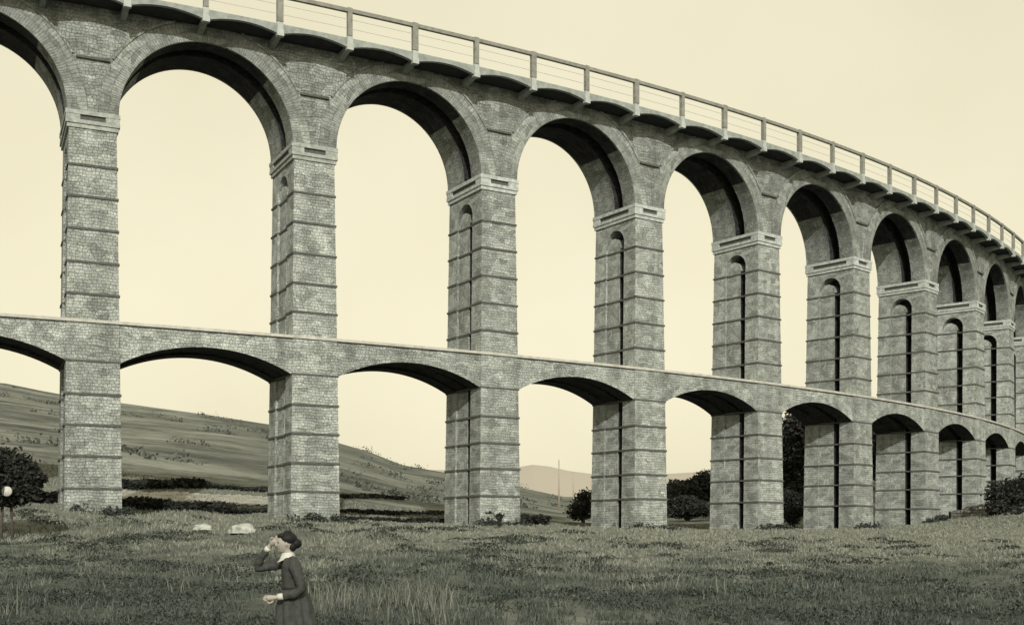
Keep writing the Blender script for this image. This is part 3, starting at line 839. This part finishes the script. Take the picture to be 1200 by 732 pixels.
def hill_scrub():
    r = np.random.default_rng(12); C_, H_, Z_ = [], [], []
    rows = [(-120, 130, 10, 118), (-120, 165, 0, 150), (-110, 205, -20, 185), (-60, 95, 0, 100)]
    spots = [(a + (c - a) * t + r.normal(0, 1.5), b + (d - b) * t + r.normal(0, 1.6), r.uniform(.5, 1.2)) for a, b, c, d in rows for t in r.random(26)]
    spots += [(r.uniform(-130, 10), r.uniform(90, 244), r.uniform(.4, 1.5)) for _ in range(70)]
    for x, y, w in spots:
        n = int(38 * w) + 10; d = r.normal(size=(n, 3)) * np.array([w * .8, w * .6, w * .33])
        X, Y = x + d[:, 0], y + d[:, 1]; C_.append(np.stack([X, Y, ground_z(X, Y) + np.abs(d[:, 2])], -1))
    c = np.concatenate(C_); n = len(c)
    a = r.normal(size=(n, 3)); a /= np.linalg.norm(a, axis=1)[:, None]; b = np.cross(a, r.normal(size=(n, 3))); b /= np.linalg.norm(b, axis=1)[:, None]
    sz = .16 * (.6 + .9 * r.random((n, 1)))
    v = np.stack([c - a * sz, c + b * sz * .6, c + a * sz, c - b * sz * .6], 1).reshape(-1, 3)
    o = np_mesh('hillside_scrub', v, np.arange(4 * n).reshape(n, 4), leaf_mat('hill_scrub_leaves', (.06, .068, .058), (.125, .138, .12)))
    tag(o, 'low scrub dotted over the far hillside', 'scrub', kind='stuff')
hill_scrub()

# ------------------------------------------------------------------ the woman
M['skin'] = plain('skin', (.30, .285, .25), .7, .06, 30.0)
M['dress'] = plain('dark_dress', (.045, .047, .045), .9, .25, 18.0)
M['skirt'] = plain('dark_skirt', (.045, .05, .047), .9, .35, 10.0)
M['hair'] = plain('dark_hair', (.012, .012, .012), .6, .3, 40.0)
M['linen'] = plain('white_linen', (.46, .47, .43), .9, .08, 20.0)
M['shoe'] = plain('shoe_leather', (.03, .03, .03), .5, .2)

def skin_mesh(name, verts, edges, mat, parent, root=0, sub=2, loc=(0, 0, 0)):
    """verts: (x, y, z, rx[, ry])"""
    me = bpy.data.meshes.new(name); me.from_pydata([v[:3] for v in verts], edges, [])
    o = link_mesh(name, me, mat, parent, loc)
    sk = o.modifiers.new('skin', 'SKIN'); sk.use_smooth_shade = True; sk.branch_smoothing = .3
    for k, v in enumerate(verts):
        d = me.skin_vertices[0].data[k]; d.radius = (v[3], v[4] if len(v) > 4 else v[3]); d.use_root = (k == root)
    sb = o.modifiers.new('sub', 'SUBSURF'); sb.levels = sub; sb.render_levels = sub
    return o

def limb_mesh(name, verts, edges):
    """closed tapered tubes with rounded joints, later fused into one skin"""
    bm = bmesh.new()
    for v in verts:
        q = bmesh.ops.create_icosphere(bm, subdivisions=3, radius=v[3] * .97)
        for w in q['verts']: w.co += Vector(v[:3])
    for a, b in edges: tube(bm, verts[a][:3], verts[b][:3], verts[a][3], verts[b][3], 20)
    bmesh.ops.recalc_face_normals(bm, faces=bm.faces[:])
    return bm_obj(name, bm, None, None)

def person():
    px, d = 346, 14.0
    x0 = (px - 600) / 1400 * d; z0 = gz(x0, d)
    P = empty('person', (x0 + .03, d, z0))
    tag(P, 'woman in dark dress with white collar and one arm raised, in the foreground meadow', 'person')
    P.rotation_euler = (0, R(-3), R(12))
    h = (EYE - 628) / 1400 * d - z0               # standing height to the top of the head
    k = h / 1.62
    # local axes: she faces -x ; the camera looks along +y, so her left side (+... -y) is nearest
    B = [(0, 0, .93, .15, .13), (-.01, 0, 1.06, .115, .105), (-.02, 0, 1.20, .135, .12), (-.02, 0, 1.32, .125, .13), (-.02, 0, 1.385, .07, .065), (-.04, 0, 1.44, .05, .05),
         (-.05, 0, 1.475, .05, .048), (-.055, 0, 1.51, .05, .05), (-.055, 0, 1.54, .05, .05),
         # near arm (camera side): hangs down the back, forearm across the waist with the hand forward
         (.0, -.15, 1.33, .058), (.06, -.22, 1.16, .047), (.09, -.235, 1.0, .042), (-.05, -.225, .945, .036), (-.20, -.20, .93, .026),
         # far arm raised: elbow forward, forearm up to the brow
         (-.03, .15, 1.33, .058), (-.20, .20, 1.30, .047), (-.40, .20, 1.26, .042), (-.33, .13, 1.42, .034), (-.235, .07, 1.53, .025),
         # legs
         (0, -.09, .82, .09), (-.01, -.09, .48, .06), (.0, -.09, .09, .035), (0, .09, .82, .09), (.02, .09, .48, .06), (.03, .09, .09, .035)]
    E = [(0, 1), (1, 2), (2, 3), (3, 4), (4, 5), (5, 6), (6, 7), (7, 8), (3, 9), (9, 10), (10, 11), (11, 12), (12, 13), (3, 14), (14, 15), (15, 16), (16, 17), (17, 18),
         (0, 19), (19, 20), (20, 21), (0, 22), (22, 23), (23, 24)]
    sc = lambda L: [(a[0] * k, a[1] * k, a[2] * k) + tuple(r * k for r in a[3:]) for a in L]
    B = [(v[:3] + tuple(r * (.5 if j in (3, 9, 14) else .66 if j < 4 else .7 if j in (10, 11, 15, 16) else .85 if j in (12, 17) else 1) for r in v[3:])) for j, v in enumerate(B)]
    parts = [limb_mesh('body', sc(B), E)]
    # head: skull and jaw with brow, nose, lips and chin shaped into one form
    bm = bmesh.new(); bmesh.ops.create_icosphere(bm, subdivisions=5, radius=1)
    for v in bm.verts:
        q = v.co.copy(); x, y, z = q.x * .102, q.y * .077, q.z * .118
        if z < 0: y *= 1 - .30 * (-z / .118) ** 1.4; x = x * (1 - .18 * (-z / .118)) - .012 * (-z / .118)
        if q.x < 0:
            g = lambda yy, zz, sy, sz: math.exp(-((y - yy) / sy) ** 2 - ((z - zz) / sz) ** 2)
            x -= .024 * g(0, -.018, .011, .016) + .012 * g(0, .004, .009, .02)       # nose
            x -= .007 * g(0, -.055, .02, .008) + .012 * g(0, -.092, .026, .02)        # lips, chin
            x += .011 * (g(.032, .008, .015, .012) + g(-.032, .008, .015, .012))      # eye sockets
            x += .004 * g(0, -.066, .025, .006)
        v.co = Vector((x - .06, y, z + 1.545)) * k
    parts.append(bm_obj('head', bm, None, None))
    # hands: palm + five separate fingers
    def hand(base, dirv, side, curl, name='hand'):
        dirv = Vector(dirv).normalized(); side = Vector(side).normalized(); nrm = dirv.cross(side)
        b = Vector(base); vs = [tuple(b) + (.022,), tuple(b + dirv * .045) + (.032,), tuple(b + dirv * .085) + (.033,)]; es = [(0, 1), (1, 2)]
        parts.append(limb_mesh(name, sc(vs), es))
        fv = [(-.028, .062), (-.010, .072), (.010, .068), (.027, .052)]
        for off, ln in fv:
            q = b + dirv * .085 + side * off
            c = [q - dirv * .02, q + dirv * ln * .45 + nrm * curl * .01, q + dirv * ln * .8 + nrm * curl * .028, q + dirv * ln * 1.0 + nrm * curl * .045]
            parts.append(limb_mesh('finger', sc([tuple(p) + (.0085,) for p in c]), [(0, 1), (1, 2), (2, 3)]))
        q = b + dirv * .03 - side * .022
        c = [q, q - side * .028 + dirv * .02, q - side * .036 + dirv * .05, q - side * .03 + dirv * .072 + nrm * curl * .01]
        parts.append(limb_mesh('finger', sc([tuple(p) + (.010,) for p in c]), [(0, 1), (1, 2), (2, 3)]))
    hand((-.20, -.20, .93), (-1, .1, -.05), (0, 0, 1), .8)
    hand((-.235, .07, 1.53), (.55, -.55, .45), (.6, .2, -.6), .5)
    # one continuous body: evaluate the pieces, join and remesh
    bpy.context.view_layer.update(); dg = bpy.context.evaluated_depsgraph_get()
    jm = bmesh.new()
    for o in parts:
        me = bpy.data.meshes.new_from_object(o.evaluated_get(dg)); jm.from_mesh(me)
    for o in parts: bpy.data.objects.remove(o)
    body = bm_obj('body', jm, M['skin'], P)
    rm = body.modifiers.new('remesh', 'REMESH'); rm.mode = 'VOXEL'; rm.voxel_size = .0045; rm.use_smooth_shade = True
    sm = body.modifiers.new('smooth', 'SMOOTH'); sm.factor = .5; sm.iterations = 3
    bpy.context.view_layer.update(); dg = bpy.context.evaluated_depsgraph_get()
    fin = bpy.data.meshes.new_from_object(body.evaluated_get(dg)); body.modifiers.clear(); body.data = fin
    fm = bmesh.new(); fm.from_mesh(fin)             # keep the one connected figure
    seen, groups = set(), []
    for v in fm.verts:
        if v in seen: continue
        st, isl = [v], []; seen.add(v)
        while st:
            w = st.pop(); isl.append(w)
            for e in w.link_edges:
                o2 = e.other_vert(w)
                if o2 not in seen: seen.add(o2); st.append(o2)
        groups.append(isl)
    groups.sort(key=len)
    bmesh.ops.delete(fm, geom=[v for g_ in groups if len(g_) < 200 for v in g_], context='VERTS')
    fm.to_mesh(fin); fm.free()
    # bodice and sleeves
    D = [(0, 0, .97, .145, .125), (-.01, 0, 1.06, .128, .116), (-.025, 0, 1.20, .152, .134), (-.02, 0, 1.32, .138, .142), (-.025, 0, 1.39, .068, .064)]
    DN = [(.005, -.16, 1.335, .082), (.06, -.225, 1.17, .068), (.095, -.24, 1.0, .062), (-.03, -.23, .95, .052), (-.14, -.21, .937, .044)]
    DF = [(-.03, .16, 1.33, .082), (-.20, .205, 1.30, .070), (-.41, .205, 1.26, .062), (-.345, .14, 1.40, .05), (-.28, .10, 1.475, .042)]
    V = D + DN + DF
    EE = [(0, 1), (1, 2), (2, 3), (3, 4), (3, 5), (5, 6), (6, 7), (7, 8), (8, 9), (3, 10), (10, 11), (11, 12), (12, 13), (13, 14)]
    bo = skin_mesh('bodice', sc(V), EE, M['dress'], P, 0, 3)
    tx = bpy.data.textures.new('cloth_folds', 'CLOUDS'); tx.noise_scale = .07
    dm = bo.modifiers.new('folds', 'DISPLACE'); dm.texture = tx; dm.strength = .03; dm.mid_level = .5
    # cuffs and collar
    for a, b, r in (((-.125, -.212, .938), (-.185, -.203, .932), .04), ((-.285, .103, 1.468), (-.255, .083, 1.505), .037)):
        bm = bmesh.new(); tube(bm, Vector(a) * k, Vector(b) * k, r * k, r * k * .92, 14); bm_obj('cuff', bm, M['linen'], P)
    bm = bmesh.new(); seg = 28
    rings = [(.062, 1.435, 0), (.085, 1.405, .01), (.102, 1.385, .012), (.105, 1.375, .012)]
    prev = None
    for r, z, fwd in rings:
        cur = [bm.verts.new(Vector((-.03 - fwd + r * math.cos(t) * (1.2 if math.cos(t) < 0 else .85), r * math.sin(t) * 1.05, z - .05 * max(0, -math.cos(t)) * (r > .07))) * k) for t in np.linspace(0, 2 * math.pi, seg, endpoint=False)]
        if prev:
            for j in range(seg): bm.faces.new((prev[j], prev[(j + 1) % seg], cur[(j + 1) % seg], cur[j]))
        prev = cur
    bm_obj('collar', bm, M['linen'], P)
    # skirt with folds
    bm = bmesh.new(); prev = None; seg = 64
    for z, r, fold in ((1.0, .128, 0), (.96, .145, .006), (.85, .18, .016), (.6, .205, .026), (.3, .24, .036), (.08, .28, .044)):
        cur = [bm.verts.new(Vector(((r + fold * math.sin(9 * t + z * 2)) * math.cos(t) * 1.02, (r + fold * math.sin(9 * t + z * 2)) * math.sin(t), z)) * k) for t in np.linspace(0, 2 * math.pi, seg, endpoint=False)]
        if prev:
            for j in range(seg): bm.faces.new((prev[j], prev[(j + 1) % seg], cur[(j + 1) % seg], cur[j]))
        prev = cur
    o = bm_obj('skirt', bm, M['skirt'], P)
    so_ = o.modifiers.new('solid', 'SOLIDIFY'); so_.thickness = .01
    # belt
    bm = bmesh.new(); tube(bm, Vector((0, 0, .985)) * k, Vector((0, 0, 1.025)) * k, .138 * k, .136 * k, 32); bm_obj('belt', bm, M['hair'], P)
    # hair: cap over the skull and a low bun, front roll
    bm = bmesh.new()
    for c, r in (((-.03, 0, 1.592), (.108, .093, .086)), ((.06, 0, 1.535), (.066, .066, .062)), ((-.095, 0, 1.632), (.06, .078, .034)), ((.015, 0, 1.50), (.05, .074, .06)), ((-.03, 0, 1.665), (.05, .05, .03))):
        q = bmesh.ops.create_icosphere(bm, subdivisions=3, radius=1)
        for v in q['verts']:
            n_ = 1 + .10 * mnoise.noise(v.co * 2.5) + .05 * mnoise.noise(Vector((v.co.x * 3, v.co.y * 9, v.co.z * 9)))
            v.co = Vector((v.co.x * r[0] * n_ + c[0], v.co.y * r[1] * n_ + c[1], v.co.z * r[2] * n_ + c[2])) * k
    bm_obj('hair', bm, M['hair'], P)
    # eyes, brows, mouth, ears
    for sg in (-1, 1):
        bm = bmesh.new(); bmesh.ops.create_icosphere(bm, subdivisions=2, radius=.010 * k); bm_obj('eye', bm, M['hair'], P, True, Vector((-.143, sg * .031, 1.553)) * k)
        bm = bmesh.new(); bmesh.ops.create_icosphere(bm, subdivisions=2, radius=1)
        for v in bm.verts: v.co = Vector((v.co.x * .014, v.co.y * .008, v.co.z * .026)) * k
        bm_obj('ear', bm, M['skin'], P, True, Vector((-.055, sg * .084, 1.535)) * k)
        bm = bmesh.new(); tube(bm, Vector((.04, sg * .09, .05)) * k, Vector((-.15, sg * .09, .02)) * k, .045 * k, .03 * k, 10); bm_obj('shoe', bm, M['shoe'], P)
    bm = bmesh.new(); tube(bm, Vector((-.1605, -.016, 1.489)) * k, Vector((-.1605, .016, 1.489)) * k, .0035 * k, .0035 * k, 6); bm_obj('mouth', bm, M['shoe'], P)
person()
